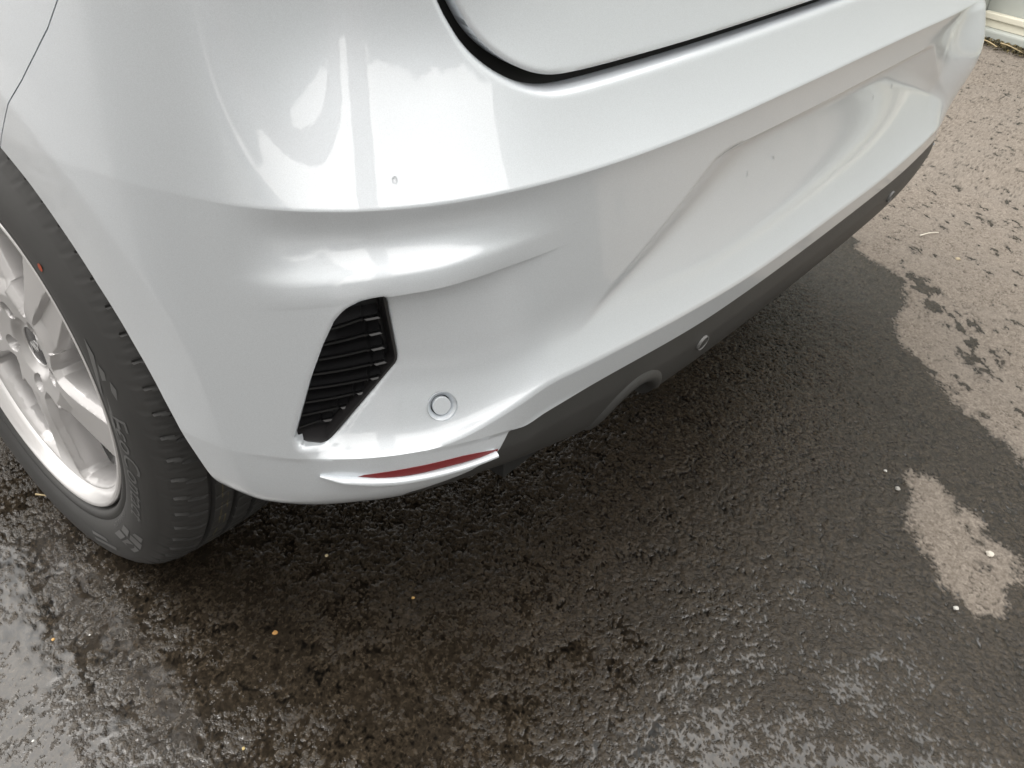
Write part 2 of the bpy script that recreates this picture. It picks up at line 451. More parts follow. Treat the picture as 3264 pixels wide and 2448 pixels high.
# dark channel behind the gaps
gap_back = grid_sheet(np.linspace(-.80, .80, 260), rows(np.full(260, .69), np.full(260, 1.0), 60, 1))
part(gap_back.build('gap_seal', lambda V: hbody(V) + .034, M_GAP, None))
seam_back = grid_sheet(np.linspace(-1.3, -.94, 70), rows(np.full(70, .66), np.full(70, 1.0), 40, 1))
part(seam_back.build('seam_backing', lambda V: hbody(V) + .008, M_SEAM, None))
trim_o = part(trim.build('bumper_trim', hbody, M_TRIM, None, rim=.05))

# ------------------------------------------------------------------ vents
def vent(sign):
    def hin(a, z): return h_inner(a, z)
    z0, z1 = .383, .566
    back = grid_sheet(np.linspace(.745, .895, 46), rows(np.full(46, z1), np.full(46, z0), 60, 0))
    root = back.build('vent_grille', lambda V: .026 + .18 * np.clip(.872 - V[:, 0], 0, 1), M_GRILLE, None, pos=lambda W, h: P3(W[:, 0] * sign, W[:, 1], h), flip=sign < 0)
    part(root)
    # frame: dark flange following the right and lower edge
    fr = VR; cen = np.array([.80, .47])
    d = np.gradient(fr, axis=0); d /= np.linalg.norm(d, axis=1)[:, None]; n = np.stack([-d[:, 1], d[:, 0]], 1)
    n *= np.sign(((cen - fr) * n).sum(1))[:, None]
    V, F = [], []; ring = []
    for i in range(len(fr)):
        a, z = fr[i]; hi = float(hin(np.array([a]), np.array([z]))[0])
        w = .0065
        pts = [(a - n[i, 0]*.0006, z - n[i, 1]*.0006, hi - .0012), (a + n[i, 0]*.002, z + n[i, 1]*.002, hi - .0020), (a + n[i, 0]*w, z + n[i, 1]*w, hi + .008), (a + n[i, 0]*w, z + n[i, 1]*w, .05)]
        ring.append(len(V))
        for q in pts: V.append(P3(np.array([q[0] * sign]), np.array([q[1]]), np.array([q[2]]))[0])
    for i in range(len(fr) - 1):
        for k in range(3):
            F.append((ring[i]+k, ring[i]+k+1, ring[i+1]+k+1, ring[i+1]+k))
    sub(mesh_obj('frame', V, F if sign > 0 else [f[::-1] for f in F], M_GRILLE_EDGE, None, True, 40), root)
    # slats: long bar, small kink, short end block
    L = [(.8173,.5271),(.8256,.5110),(.8330,.4950),(.8397,.4790),(.8462,.4630),(.8514,.4470),(.8580,.4310),(.8633,.4155),(.8680,.4010)]
    Rm = [.7915,.7893,.7875,.7859,.7902,.8058,.8236,.8423,.8480]
    b1 = [.7862,.7830,.7817,.7800,.7848,.7998,.8177,.8375,.8440]; b2 = [.7689,.7682,.7665,.7654,.7702,.7879,.8058,.8241,.8330]
    def bar(a0, a1, zc, hf0, hf1, t, dep, skew=0.0, zsh=0.0):
        n = 7; V, F = [], []
        for i in range(n):
            u = i / (n - 1); a = a0 + (a1 - a0) * u; h = hf0 + (hf1 - hf0) * u
            for dz, dh in ((-.0007, -.0018), (.0010, -.0014), (.0012, .0024), (t, -.0042), (t + .0010, dep), (-.0012, dep)):
                V.append(P3(np.array([(a + (skew if dz > 0 else 0)) * sign]), np.array([zc + zsh + dz]), np.array([h + dh]))[0])
        for i in range(n - 1):
            for k in range(6):
                k2 = (k + 1) % 6; F.append((i*6+k, i*6+k2, (i+1)*6+k2, (i+1)*6+k))
        F += [(5, 4, 3, 2, 1, 0), tuple((n-1)*6 + k for k in range(6))]
        return V, F
    def joined(lst):
        V, F = [], []
        for v, f in lst:
            o = len(V); V += v; F += [tuple(i + o for i in q) for q in f]
        return V, F
    for k, (a0, z) in enumerate(L):
        a0 += .001
        h0, h1 = .010, .026
        parts = [bar(a0, Rm[k], z, h0, h1, .0052, .020)]
        if k < 8:
            parts.append(bar(Rm[k], b1[k], z, h1, h1 + .007, .0045, .022, 0, -.0012))
            parts.append(bar(b1[k], b2[k] + .0035, z - .0012, h1 + .001, .030, .0060, .022, .0025))
        V, F = joined(parts)
        o = mesh_obj('slat', V, F if sign < 0 else [f[::-1] for f in F], M_GRILLE, None, False); sub(o, root)
    # top cross bar
    return root
vent(-1); vent(1)

# ------------------------------------------------------------------ reflectors in the lower corners
def strip(name, pts, widths, mtl, hoff, prof, sign, parent=None):
    """sweep a small profile along (a,z) path lying on the lower body skin"""
    P = smooth_open(np.array(pts, float), 8); n = len(P); W = np.interp(np.linspace(0, 1, n), np.linspace(0, 1, len(widths)), widths)
    V, F = [], []; m = len(prof)
    for i in range(n):
        a, z = P[i]
        for (u, dh) in prof:
            zz = z + u * W[i]
            hb = float(Hf(np.array([a * -1.0]), np.array([zz]), np.array([False]))[0])
            V.append(P3(np.array([a * sign]), np.array([zz]), np.array([hb + hoff + dh * min(1, W[i] / max(widths) * 1.6)]))[0])
    for i in range(n - 1):
        for k in range(m - 1): F.append((i*m+k, i*m+k+1, (i+1)*m+k+1, (i+1)*m+k))
    F += [tuple(range(m))[::-1], tuple((n-1)*m + k for k in range(m))]
    return mesh_obj(name, V, F if sign < 0 else [f[::-1] for f in F], mtl, parent, True, 60)
for sgn in (-1, 1):
    r = part(strip('reflector', [(.806,.3655),(.78,.3655),(.752,.366),(.70,.3665),(.66,.3635)], [.002,.0085,.0115,.0108,.003], M_RED, .0006, [(.35,.004),(.32,-.0012),(-.5,-.0022),(-.7,.004)], sgn))
    part(strip('reflector_lip', [(.842,.3665),(.815,.3615),(.785,.3565),(.752,.3545),(.70,.3555),(.6625,.3595)], [.0015,.008,.0108,.0098,.008,.0065], M_PAINT, -.001, [(.5,.004),(.5,-.0035),(.25,-.0065),(-.1,-.0072),(-.4,-.005),(-.6,.004)], sgn))

# ------------------------------------------------------------------ parking sensors
def disc_on(a, z, h, sign, rings, mtl, name, parent, tilt=0.0, segs=40):
    """rings: list of (r, dh) from the outside in, closed by a centre fan"""
    c = P3(np.array([a * sign]), np.array([z]), np.array([h]))[0]
    n = -np.append(Np(np.array([a * sign]))[0], 0.0)
    t = np.array([-n[1], n[0], 0]); up = np.array([0, 0, 1.])
    n2 = n * math.cos(tilt) + up * math.sin(tilt); u2 = -n * math.sin(tilt) + up * math.cos(tilt)
    V, F = [], []
    for (r, dh) in rings:
        for q in range(segs):
            th = 2 * math.pi * q / segs
            V.append(c + t * r * math.cos(th) + u2 * r * math.sin(th) - n2 * dh)
    for k in range(len(rings) - 1):
        for q in range(segs): q2 = (q+1) % segs; F.append((k*segs+q, k*segs+q2, (k+1)*segs+q2, (k+1)*segs+q))
    if rings[-1][0] < .012 and rings[-1][0] > 0 and parent != 'ring': F.append(tuple((len(rings)-1)*segs + q for q in range(segs)))
    return mesh_obj(name, V, F, mtl, None, True, 35)
for sgn in (-1, 1):
    hh = float(Hf(np.array([-SENS[0]]), np.array([SENS[1]]), np.array([False]))[0])
    hz = float(Hf(np.array([-SENS[0]]), np.array([SENS[1] + .01]), np.array([False]))[0])
    tl = math.atan2(hz - hh, .01)
    body_s = part(disc_on(SENS[0], SENS[1], hh, sgn, [(.0150, .004), (.0150, .0000), (.0146, -.0005), (.0105, .0035), (.0100, .006)], M_PAINT, 'parking_sensor', 'ring', tl))
    sub(disc_on(SENS[0], SENS[1], hh, sgn, [(.0092, .006), (.0092, .0012), (.0086, .0006)], M_PAINT, 'sensor_face', None, tl), body_s)
    sub(disc_on(SENS[0], SENS[1], hh, sgn, [(.0170, .0055), (.0001, .0055)], M_GAP, 'sensor_seat', 'ring', tl), body_s)
for a, sgn in ((.318, -1), (.330, 1)):
    z = .357
    hh = float(Hf(np.array([-a]), np.array([z]), np.array([False]))[0]); hz = [float(Hf(np.array([-a]), np.array([z + q_]), np.array([False]))[0]) for q_ in (-.009, .009)]
    tl = math.atan2(hz[1] - hz[0], .018)
    hh = min(hh, (hz[0] + hz[1]) / 2) - .0020
    b_ = part(disc_on(a, z, hh, sgn, [(.0104, .002), (.0104, -.0013), (.0094, -.0013), (.0094, .002)], M_TRIM_LIGHT, 'parking_sensor', 'ring', tl))
    sub(disc_on(a, z, hh, sgn, [(.0091, .002), (.0091, -.0002), (.0086, -.0005)], M_TRIM, 'sensor_face', None, tl), b_)

# ------------------------------------------------------------------ exhaust cut-out lip and hanging flap
V, F = [], []
ns = 40; prof = [(-.004, .0012), (.000, -.0018), (.005, -.0035), (.010, -.0028), (.0135, .001), (.0145, .008), (.014, .05)]
ths = np.linspace(math.radians(26), math.radians(168), ns)
for i, th in enumerate(ths):
    for (dr, dh) in prof:
        s_ = EX_C[0] + math.cos(th) * (.0665 - dr); z_ = EX_C[1] + math.sin(th) * (.0725 - dr)
        hb = float(Hf(np.array([EX_C[0] + math.cos(th) * .067]), np.array([max(EX_C[1] + math.sin(th) * .073, .305)]), np.array([False]))[0])
        V.append(P3(np.array([s_]), np.array([z_]), np.array([hb + dh]))[0])
m_ = len(prof)
for i in range(ns - 1):
    for k in range(m_ - 1): F.append((i*m_+k, (i+1)*m_+k, (i+1)*m_+k+1, i*m_+k+1))
part(mesh_obj('exhaust_surround', V, F, M_TRIM, None, True, 60))
fl = [P3(np.array([s]), np.array([z]), np.array([h]))[0] for s, z, h in ((-.520,.316,.030),(-.455,.334,.034),(-.462,.345,.040),(-.490,.346,.040),(-.520,.334,.034))]
fl2 = [v + np.array([0, .004, 0]) for v in fl]
part(mesh_obj('underbody_flap', fl + fl2, [(0,1,2,3,4),(9,8,7,6,5)] + [(i, (i+1) % 5 + 0, (i+1) % 5 + 5, i + 5) for i in range(5)], M_STEEL, None, False))

# ------------------------------------------------------------------ underbody, arch liners, upper shell
def box(name, lo, hi, m, parent=None):
    x0, y0, z0 = lo; x1, y1, z1 = hi
    V = [(x0,y0,z0),(x1,y0,z0),(x1,y1,z0),(x0,y1,z0),(x0,y0,z1),(x1,y0,z1),(x1,y1,z1),(x0,y1,z1)]
    F = [(0,3,2,1),(4,5,6,7),(0,1,5,4),(1,2,6,5),(2,3,7,6),(3,0,4,7)]
    return mesh_obj(name, V, F, m, parent, False)
part(box('underbody', (-.60, .155, .27), (.60, 3.9, .36), M_LINER))
part(box('boot_floor', (-.58, .22, .36), (.58, .36, .62), M_LINER))
for sx in (-1, 1):
    V, F = [], []
    tt = np.linspace(math.radians(4), math.radians(176), 40)
    for t in tt:
        for xx, r in ((.845, .405), (.60, .405), (.595, .25)):
            V.append((sx * xx, HUB[0] - math.cos(t) * r, HUB[1] + math.sin(t) * r))
    for i in range(39):
        for k in range(2): F.append((i*3+k, i*3+k+1, (i+1)*3+k+1, (i+1)*3+k))
    part(mesh_obj('arch_liner', V, F, M_LINER, None))
# glasshouse, roof and the front half (never in frame, they only shade and close the car)
def loft(name, levels, m):
    V, F = [], []; n = 64
    for (z, hw, y0, y1) in levels:
        for q in range(n):
            t = 2 * math.pi * q / n; c, s = math.cos(t), math.sin(t); e = .45
            V.append((hw * math.copysign(abs(c) ** e, c), (y0 + y1) / 2 + (y1 - y0) / 2 * math.copysign(abs(s) ** e, s), z))
    for k in range(len(levels) - 1):
        for q in range(n): q2 = (q+1) % n; F.append((k*n+q, k*n+q2, (k+1)*n+q2, (k+1)*n+q))
    F += [tuple(range(n))[::-1], tuple((len(levels)-1)*n + q for q in range(n))]
    return part(mesh_obj(name, V, F, m, None, True, 40))
loft('window_band', [(.985,.80,.22,3.3),(1.05,.79,.26,3.15),(1.38,.64,.58,2.35)], M_GLASS)
loft('roof', [(1.382,.645,.50,2.36),(1.42,.62,.52,2.3),(1.45,.50,.75,2.1)], M_PAINT)
loft('front_body', [(.28,.80,2.45,3.98),(.45,.87,2.40,4.08),(.72,.88,2.40,4.06),(.93,.82,2.42,3.86),(.985,.70,2.5,3.4)], M_PAINT)

# ------------------------------------------------------------------ wheels
XR = -.865
def rev(profile, segs, m, name, parent, rfun=None, capz=None):
    """surface of revolution about the wheel axis; profile: list of (o, r), o>0 outboard (-x)"""
    P = np.array(profile, float); n = len(P); th = np.linspace(0, 2*np.pi, segs, endpoint=False)
    O = np.broadcast_to(P[:, 0][None], (segs, n)).copy(); R = np.broadcast_to(P[:, 1][None], (segs, n)).copy(); T = np.broadcast_to(th[:, None], (segs, n))
    if rfun is not None: O, R = rfun(O, R, T)
    X = XR - O; Y = HUB[0] - np.sin(T) * R; Z = np.cos(T) * R         # angle from +z toward the rear
    if capz is not None:
        low = np.maximum(capz - (Z + HUB[1]), 0); Z = Z + low; X = X + np.where(O > -.1, -1, 1) * low * .5 * (np.abs(O + .1) > .06)
    V = np.stack([X, Y - HUB[0], Z], -1).reshape(-1, 3)
    i = np.arange(segs * n).reshape(segs, n); i2 = np.roll(i, -1, 0)
    F = np.stack([i[:, :-1], i2[:, :-1], i2[:, 1:], i[:, 1:]], -1).reshape(-1, 4)
    return mesh_obj(name, V, F, m, parent, True, 38)
def tyre_mat():
    m = mat('tyre_rubber', (.04, .04, .04), .62)
    co = objco(m)
    sx = N_(m, 'ShaderNodeSeparateXYZ'); L_(m, co, sx.inputs[0])
    n1 = tex_noise(m, 60, 4, vec=co); n2 = tex_noise(m, 9, 4, vec=co)
    basec = mixrgb(m, n2.outputs[0], (.027, .027, .027), (.045, .044, .043))
    # two faded yellowish marking lines round the tread
    brk = maprange(m, tex_noise(m, 70, 2, vec=co).outputs[0], .45, .60)
    lines = None
    for xc in (XR + .0605, XR + .068):
        d = mathn(m, 'ABSOLUTE', mathn(m, 'SUBTRACT', sx.outputs[0], xc))
        l = mathn(m, 'MULTIPLY', maprange(m, d, .0004, .0011, 1., 0.), brk)
        lines = l if lines is None else mathn(m, 'MAXIMUM', lines, l)
    rr = mathn(m, 'POWER', mathn(m, 'ADD', mathn(m, 'MULTIPLY', sx.outputs[1], sx.outputs[1]), mathn(m, 'MULTIPLY', sx.outputs[2], sx.outputs[2])), .5)
    lines = mathn(m, 'MULTIPLY', lines, maprange(m, rr, .316, .318))
    L_(m, mixrgb(m, mathn(m, 'MULTIPLY', lines, .7), basec, (.16, .13, .06)), bsdf(m).inputs['Base Color'])
    L_(m, bump(m, n1.outputs[0], .25, .001), bsdf(m).inputs['Normal'])
    return m
M_TYRE = tyre_mat(); M_TYRE_MARK = mat('sidewall_lettering', (.095, .095, .095), .5)
tp = [(-.012,.214),(-.006,.218),(-.002,.224),(.005,.2265),(.0085,.230),(.009,.234),(.0075,.2385),(.0115,.244),(.0140,.252),(.0155,.262),(.0152,.272),(.0135,.281),(.0105,.290),(.0062,.2985),(.0042,.3005),(.0020,.3035),(-.0015,.3085),(-.006,.3130),(-.012,.3170),(-.019,.3200),(-.027,.3222),(-.036,.3240),
      (-.0425,.3248),(-.0432,.3180),(-.0505,.3180),(-.0512,.3256),(-.0745,.3264),(-.0752,.3190),(-.083,.3190),(-.0837,.3266)]
mir = [(-.19 - o, r) for o, r in reversed(tp[:-0 or None])]
tyre_prof = tp + [(-.1063,.3266)] + [(-.107,.3190),(-.1148,.3190),(-.1155,.3264),(-.1388,.3256),(-.1395,.3180),(-.1468,.3180),(-.1475,.3248)] + [(-.19 - o, r) for o, r in reversed(tp[:22])]
NS = 66
def sipes(O, R, T):
    # shoulder notches: thin lateral grooves, slightly slanted, on the outer shoulder of the tread
    ph = (T * NS / (2*np.pi) + (O * 14)) % 1.0
    ph = ph + .05 * np.sin(O * 260)
    ph2 = (ph + .5) % 1.0
    g = np.exp(-((ph - .5) / .035) ** 2) + .5 * np.exp(-((ph2 - .5) / .025) ** 2) * (O < -.004) + .35 * np.exp(-(((ph2 + .2) % 1 - .5) / .02) ** 2) * (O < -.010)
    mask = np.clip((R - .3005) / .006, 0, 1) * np.clip((O + .044) / .004, 0, 1) + np.clip((R - .3005) / .006, 0, 1) * np.clip((-.146 - O) / .004, 0, 1)
    lip = np.exp(-((ph - .60) / .035) ** 2)
    R = R - .0040 * g * mask + .0014 * lip * mask
    cen = ((R > .322) & (O < -.052) & (O > -.138)).astype(float)
    g2 = np.exp(-(((T * 78 / (2*np.pi) + O * 6) % 1.0 - .5) / .05) ** 2)
    return O, R - .004 * g2 * cen
def wheel(sx, yc, detail=True):
    root = empty('wheel', (0, yc - car_off.y, HUB[1])); root.parent = car
    ty = rev(tyre_prof, 792 if detail else 96, M_TYRE, 'tyre', root, sipes if detail else None, .002)
    # rim: flange, barrel, hub face
    flange = [(-.035,.186),(-.016,.1865),(-.004,.1915),(.0035,.2045),(.0065,.2145),(.0068,.2178),(.0048,.2205),(.0005,.2208),(-.006,.2190)]
    if not detail: flange = flange
    rim = empty('rim', (0, 0, 0), root)
    rev(flange, 180, M_RIM, 'flange', None).parent = rim if False else root
    return root, rim
# build left rear wheel with full detail
wl = empty('wheel', (0, HUB[0] - car_off.y, HUB[1])); wl.parent = car
tyre = rev(tyre_prof, 792, M_TYRE, 'tyre', wl, sipes, .002)
rim_p = [(-.030,.2000),(-.016,.2010),(-.007,.2030),(-.001,.2070),(.0030,.2115),(.0052,.2145),(.0062,.2165),(.0058,.2195),(.0040,.2212),(.0005,.2214),(-.008,.2195)]
rim = rev(rim_p, 200, M_RIM, 'rim', wl)
barrel = rev([(-.028,.2005),(-.05,.200),(-.075,.192),(-.11,.188),(-.19,.192),(-.20,.20)], 120, M_BARREL, 'barrel', wl)
# spoke face: polar sheet cut by five swept windows
WOFF = [52 + 72 * k for k in range(5)]
def win_poly(w):
    return np.array([pol(.186, w), pol(.191, w + 2.5)] + [pol(.195, w + k) for k in (8, 15, 22, 29, 36)] + [pol(.193, w + 43), pol(.187, w + 45), pol(.120, w + 47), pol(.074, w + 46), pol(.067, w + 41), pol(.070, w + 34), pol(.118, w + 11)])
def pol(r, d): return (r * math.sin(math.radians(d)), r * math.cos(math.radians(d)))
WPHI = [poly_phi(win_poly(w)) for w in WOFF]
def spoke_o(y, z):
    r = np.hypot(y, z); W3 = np.stack([y, z], -1)
    o = -.010 + .006 * sst(.035, .09, r) - .006 * np.clip((r - .10) / .1, 0, 1) - .009 * sst(.045, .030, r)
    dm = np.min([np.abs(f(W3)) for f in WPHI], axis=0)
    o = o - .010 * (1 - np.clip(dm / .0055, 0, 1))                    # chamfer round every window
    th = np.degrees(np.arctan2(y, z))
    for w in WOFF:                       # a stepped machined flank along each spoke
        d = (th - (w + 60 + (r - .05) * 20) + 180) % 360 - 180
        arc = np.radians(d) * r
        o = o - .0075 * np.clip((arc - .001) / .0025, 0, 1) * np.clip((r - .075) / .02, 0, 1) * (np.abs(d) < 30) * np.clip((.197 - r) / .006, 0, 1)
        t = math.radians(w + 60); by, bz = .053 * math.sin(t), .053 * math.cos(t)
        o = o - .016 * np.clip((.0118 - np.hypot(y - by, z - bz)) / .0022, 0, 1)
    return o
rr = np.linspace(.026, .2045, 110); tt = np.linspace(0, 2*np.pi, 541)
V = np.zeros((len(rr), len(tt), 3)); V[:, :, 0] = rr[:, None] * np.sin(tt)[None]; V[:, :, 1] = rr[:, None] * np.cos(tt)[None]
i = np.arange(len(rr) * len(tt)).reshape(len(rr), len(tt))
sh = Sheet(V.reshape(-1, 3), {'q': np.stack([i[:-1, :-1], i[:-1, 1:], i[1:, 1:], i[1:, :-1]], -1).reshape(-1, 4), 'p': []})
for f in WPHI: _, sh = sh.cut(f)
spk = sh.build('spokes', lambda W: -spoke_o(W[:, 0], W[:, 1]), M_SPOKE, wl, rim=.030,
               pos=lambda W, h: np.stack([XR + h, -W[:, 0], W[:, 1]], -1), flip=True)
hubface = rev([(-.07,.0001),(-.07,.07),(-.10,.14),(-.10,.16)], 60, M_DISC, 'brake_disc', wl)
cap = rev([(-.034,.0275),(-.0205,.0272),(-.0180,.0258),(-.0170,.020),(-.0168,.0001)], 48, M_BLACKGLOSS, 'centre_cap', wl)
cap_ring = rev([(-.03,.0285),(-.0175,.0282),(-.0170,.0270),(-.0195,.0262)], 48, M_RIM, 'cap_ring', wl)
# emblem strokes on the cap: a slanted joined letter mark
strokes = [[(-.017,-.007),(-.017,.007)], [(-.017,-.001),(-.006,.007)], [(-.012,.001),(-.005,-.007)], [(-.005,-.007),(.001,.007)], [(.001,.007),(.001,-.007)], [(.001,-.007),(.009,.007)], [(.009,.007),(.017,-.007)]]
V, F = [], []
for (a, b) in strokes:
    a, b = np.array(a), np.array(b); d = (b - a) / np.linalg.norm(b - a); n = np.array([-d[1], d[0]]) * .0011
    base = len(V)
    for q in (a - n, a + n, b + n, b - n):
        ca, sa = math.cos(-.5), math.sin(-.5); y_, z_ = q[0]*ca - q[1]*sa, q[0]*sa + q[1]*ca
        V.append((XR + .0163, y_, z_)); V.append((XR + .0175, y_, z_))
    F += [(base, base+2, base+4, base+6), (base, base+1, base+3, base+2), (base+2, base+3, base+5, base+4), (base+4, base+5, base+7, base+6), (base+6, base+7, base+1, base)]
mesh_obj('cap_emblem', V, F, M_LOGO, wl, False)
for w in WOFF:
    t = math.radians(w + 60); by, bz = .053 * math.sin(t), .053 * math.cos(t)
    V = []
    for o, r in ((-.034, .0075), (-.020, .0075), (-.018, .0062)):
        for q in range(6): V.append((XR - o, -by + r * math.cos(q * math.pi / 3), bz + r * math.sin(q * math.pi / 3)))
    F = [(k*6+q, k*6+(q+1) % 6, (k+1)*6+(q+1) % 6, (k+1)*6+q) for k in range(2) for q in range(6)] + [tuple(12 + q for q in range(6))]
    mesh_obj('wheel_bolt', V, F, M_STEEL, wl, False)
# sidewall lettering
def sidewall_o(r): 
    P = np.array(tp[5:15]); return np.interp(r, P[:, 1], P[:, 0])
def sidewall_text(txt, size, r0, deg0, spread=1.0, name='sidewall_lettering', shear=.25, thick=.0007, flipdir=False):
    cu = bpy.data.curves.new(name, 'FONT'); cu.body = txt; cu.size = size; cu.shear = shear; cu.resolution_u = 3; cu.space_character = spread
    tmp = bpy.data.objects.new(name, cu); COL.objects.link(tmp)
    dg = bpy.context.evaluated_depsgraph_get(); me = bpy.data.meshes.new_from_object(tmp.evaluated_get(dg)); 
    bpy.data.objects.remove(tmp)
    bm = bmesh.new(); bm.from_mesh(me); bmesh.ops.subdivide_edges(bm, edges=[e for e in bm.edges if e.calc_length() > size * .25], cuts=2)
    bmesh.ops.triangulate(bm, faces=bm.faces)
    for v in bm.verts:
        x, yy = v.co.x, v.co.y
        t = math.radians(deg0) + x / r0; r = r0 + yy
        # seen from outside the car, angle from +z toward the rear runs clockwise on the left side
        v.co = Vector((XR - sidewall_o(r) - thick, -math.sin(t) * r, math.cos(t) * r))
    bm.to_mesh(me); bm.free(); me.materials.clear(); me.materials.append(M_TYRE_MARK)
    o = bpy.data.objects.new(name, me); COL.objects.link(o); o.parent = wl; return o
sidewall_text('EcoContact', .034, .2615, 80, 1.0)
sidewall_text('205/60 R16 92H', .010, .242, 122, 1.1, shear=0)
def patch(polys, name='sidewall_pattern'):
    V, F = [], []
    for pl in polys:
        b = len(V)
        for r, d in pl:
            t = math.radians(d); V.append((XR - sidewall_o(r) - .0008, -math.sin(t) * r, math.cos(t) * r))
        F.append(tuple(range(b, len(V))))
    return mesh_obj(name, V, F, M_TYRE_MARK, wl, False)
patch([[(.288,128),(.290,132),(.272,131),(.270,128)], [(.290,133),(.288,137),(.268,138),(.270,132.5)], [(.266,127),(.268,131.4),(.256,133),(.254,129)], [(.266,133),(.265,138),(.255,141),(.254,135)], [(.286,124),(.286,127),(.272,126.6),(.274,124.6)]])
patch([[(.280,68),(.284,70),(.262,86),(.256,84)], [(.286,72),(.290,74),(.270,86),(.266,86)], [(.278,62),(.280,66),(.262,76),(.260,74)]])
patch([[(.262,151),(.268,151),(.262,161),(.257,161)], [(.276,147),(.281,149),(.272,161),(.267,161)]])
# orange paint dot
V = [(XR - sidewall_o(.270) - .0006, -math.sin(t0) * .270 + .0045 * math.cos(q), math.cos(t0) * .270 + .0045 * math.sin(q)) for t0 in (math.radians(45),) for q in np.linspace(0, 2*np.pi, 16, endpoint=False)]
mesh_obj('paint_dot', V, [tuple(range(16))], mat('orange_dot', (.32, .05, .015), .6), wl, False)
# the other wheels share the meshes
for sx, yy in ((1, HUB[0]), (-1, 3.3), (1, 3.3)):
    w2 = empty('wheel', (0, yy - car_off.y, HUB[1])); w2.parent = car
    if sx > 0: w2.rotation_euler.z = math.pi
    for ch in (tyre, rim, barrel, spk, hubface, cap):
        c = ch.copy(); COL.objects.link(c); c.parent = w2

# ------------------------------------------------------------------ water drops on the bumper
M_WATER = mat('water_drop', (1, 1, 1), .0); bsdf(M_WATER).inputs['Transmission Weight'].default_value = 1.0; bsdf(M_WATER).inputs['IOR'].default_value = 1.33


def drop(s_, z_, r, label, sag=1.3):
    h = float(Hf(np.array([s_]), np.array([z_]), np.array([z_ > zC2(abs(s_))]))[0]); h2 = float(Hf(np.array([s_]), np.array([z_ + .005]), np.array([z_ > zC2(abs(s_))]))[0])
    c = P3(np.array([s_]), np.array([z_]), np.array([h]))[0]; n = -np.append(Np(np.array([s_]))[0], 0); tl = math.atan2(h2 - h, .005)
    up = np.array([0, 0, 1.]); n2 = n * math.cos(tl) + up * math.sin(tl); u2 = up * math.cos(tl) - n * math.sin(tl); t = np.cross(u2, n2)
    V = []; F = []; nr, nsg = 6, 18
    for k in range(nr):
        a = math.pi / 2 * k / (nr - 1)
        for q in range(nsg):
            b = 2 * math.pi * q / nsg; rr_ = r * math.cos(a)
            V.append(c + t * rr_ * math.cos(b) * .8 + u2 * rr_ * math.sin(b) * sag + n2 * (r * .55 * math.sin(a) - .0001))
    F = [(k*nsg+q, k*nsg+(q+1) % nsg, (k+1)*nsg+(q+1) % nsg, (k+1)*nsg+q) for k in range(nr-1) for q in range(nsg)]
    tag(mesh_obj('water_drop', V, F, M_WATER, None, True), label, 'water drop', 'rain drops on the bumper')
drop(-.754, .658, .0029, 'round water drop on the bright upper bumper band near the corner', 1.1)
drop(-.165, .549, .0028, 'upper of two water drops in the left half of the number plate recess')
drop(-.232, .546, .0028, 'lower of two water drops in the left half of the number plate recess')
drop(.248, .555, .0028, 'upper of two water drops in the right half of the number plate recess')
drop(.167, .555, .0028, 'lower of two water drops in the right half of the number plate recess')

# ------------------------------------------------------------------ ground
DRY1 = np.array([(.951,.276),(.892,.239),(.84,.179),(.829,.131),(.806,.098),(.770,.085),(.715,.062),(.655,.05),(.595,.042),(.522,.01),(.478,-.031),(.447,-.068),(.416,-.088),(.388,-.136),(.349,-.167),(.348,-.19),(.323,-.22),(.316,-.257),(.286,-.278),(.148,-.403),(.12,-.62),(.6,-1.4),(1.5,-4),(9,-4),(9,9),(5,9),(1.7,1.5)])
DRY2 = np.array([(.099,-.164),(.106,-.191),(.077,-.226),(.058,-.267),(.027,-.276),(.026,-.30),(.01,-.323),(-.017,-.34),(-.078,-.338),(-.112,-.337),(-.112,-.323),(-.134,-.318),(-.122,-.304),(-.103,-.266),(-.071,-.256),(-.062,-.226),(-.027,-.198),(.015,-.184),(.046,-.182)])
SPOTS = [(.46,-.03,.016,.009),(.50,-.005,.010,.008),(.44,-.075,.012,.006),(.40,-.13,.017,.007),(.36,-.19,.016,.012),(.84,.10,.018,.010),(.99,.16,.012,.006),(.85,.02,.012,.006),(.55,-.11,.02,.007),(.52,-.13,.018,.006),(1.05,.11,.015,.006),(1.3,.05,.02,.009),(1.24,-.02,.018,.008),(1.18,.14,.014,.006),(1.5,.2,.02,.008),(.06,-.235,.016,.010),(.01,-.285,.012,.009),(-.04,-.30,.018,.012),(.035,-.255,.012,.007),(-.06,-.29,.01,.006)]
def inside_dist(Pt, poly):
    d = seg_dist(Pt, poly); ins = np.zeros(len(Pt), bool); n = len(poly)
    for i in range(n):
        a, b = poly[i], poly[(i+1) % n]
        ins ^= ((a[1] > Pt[:, 1]) != (b[1] > Pt[:, 1])) & (Pt[:, 0] < (b[0]-a[0]) * (Pt[:, 1]-a[1]) / (b[1]-a[1] + 1e-15) + a[0])
    return np.where(ins, -d, d)
def _hash(ix, iy, seed):
    h = (ix.astype(np.int64) * 374761393 + iy.astype(np.int64) * 668265263 + seed * 974634777) & 0x7fffffff
    h = ((h ^ (h >> 13)) * 1274126177) & 0x7fffffff
    h = ((h ^ (h >> 16)) * 668265263) & 0x7fffffff
    return ((h ^ (h >> 11)) & 0xffffff) / float(0xffffff)
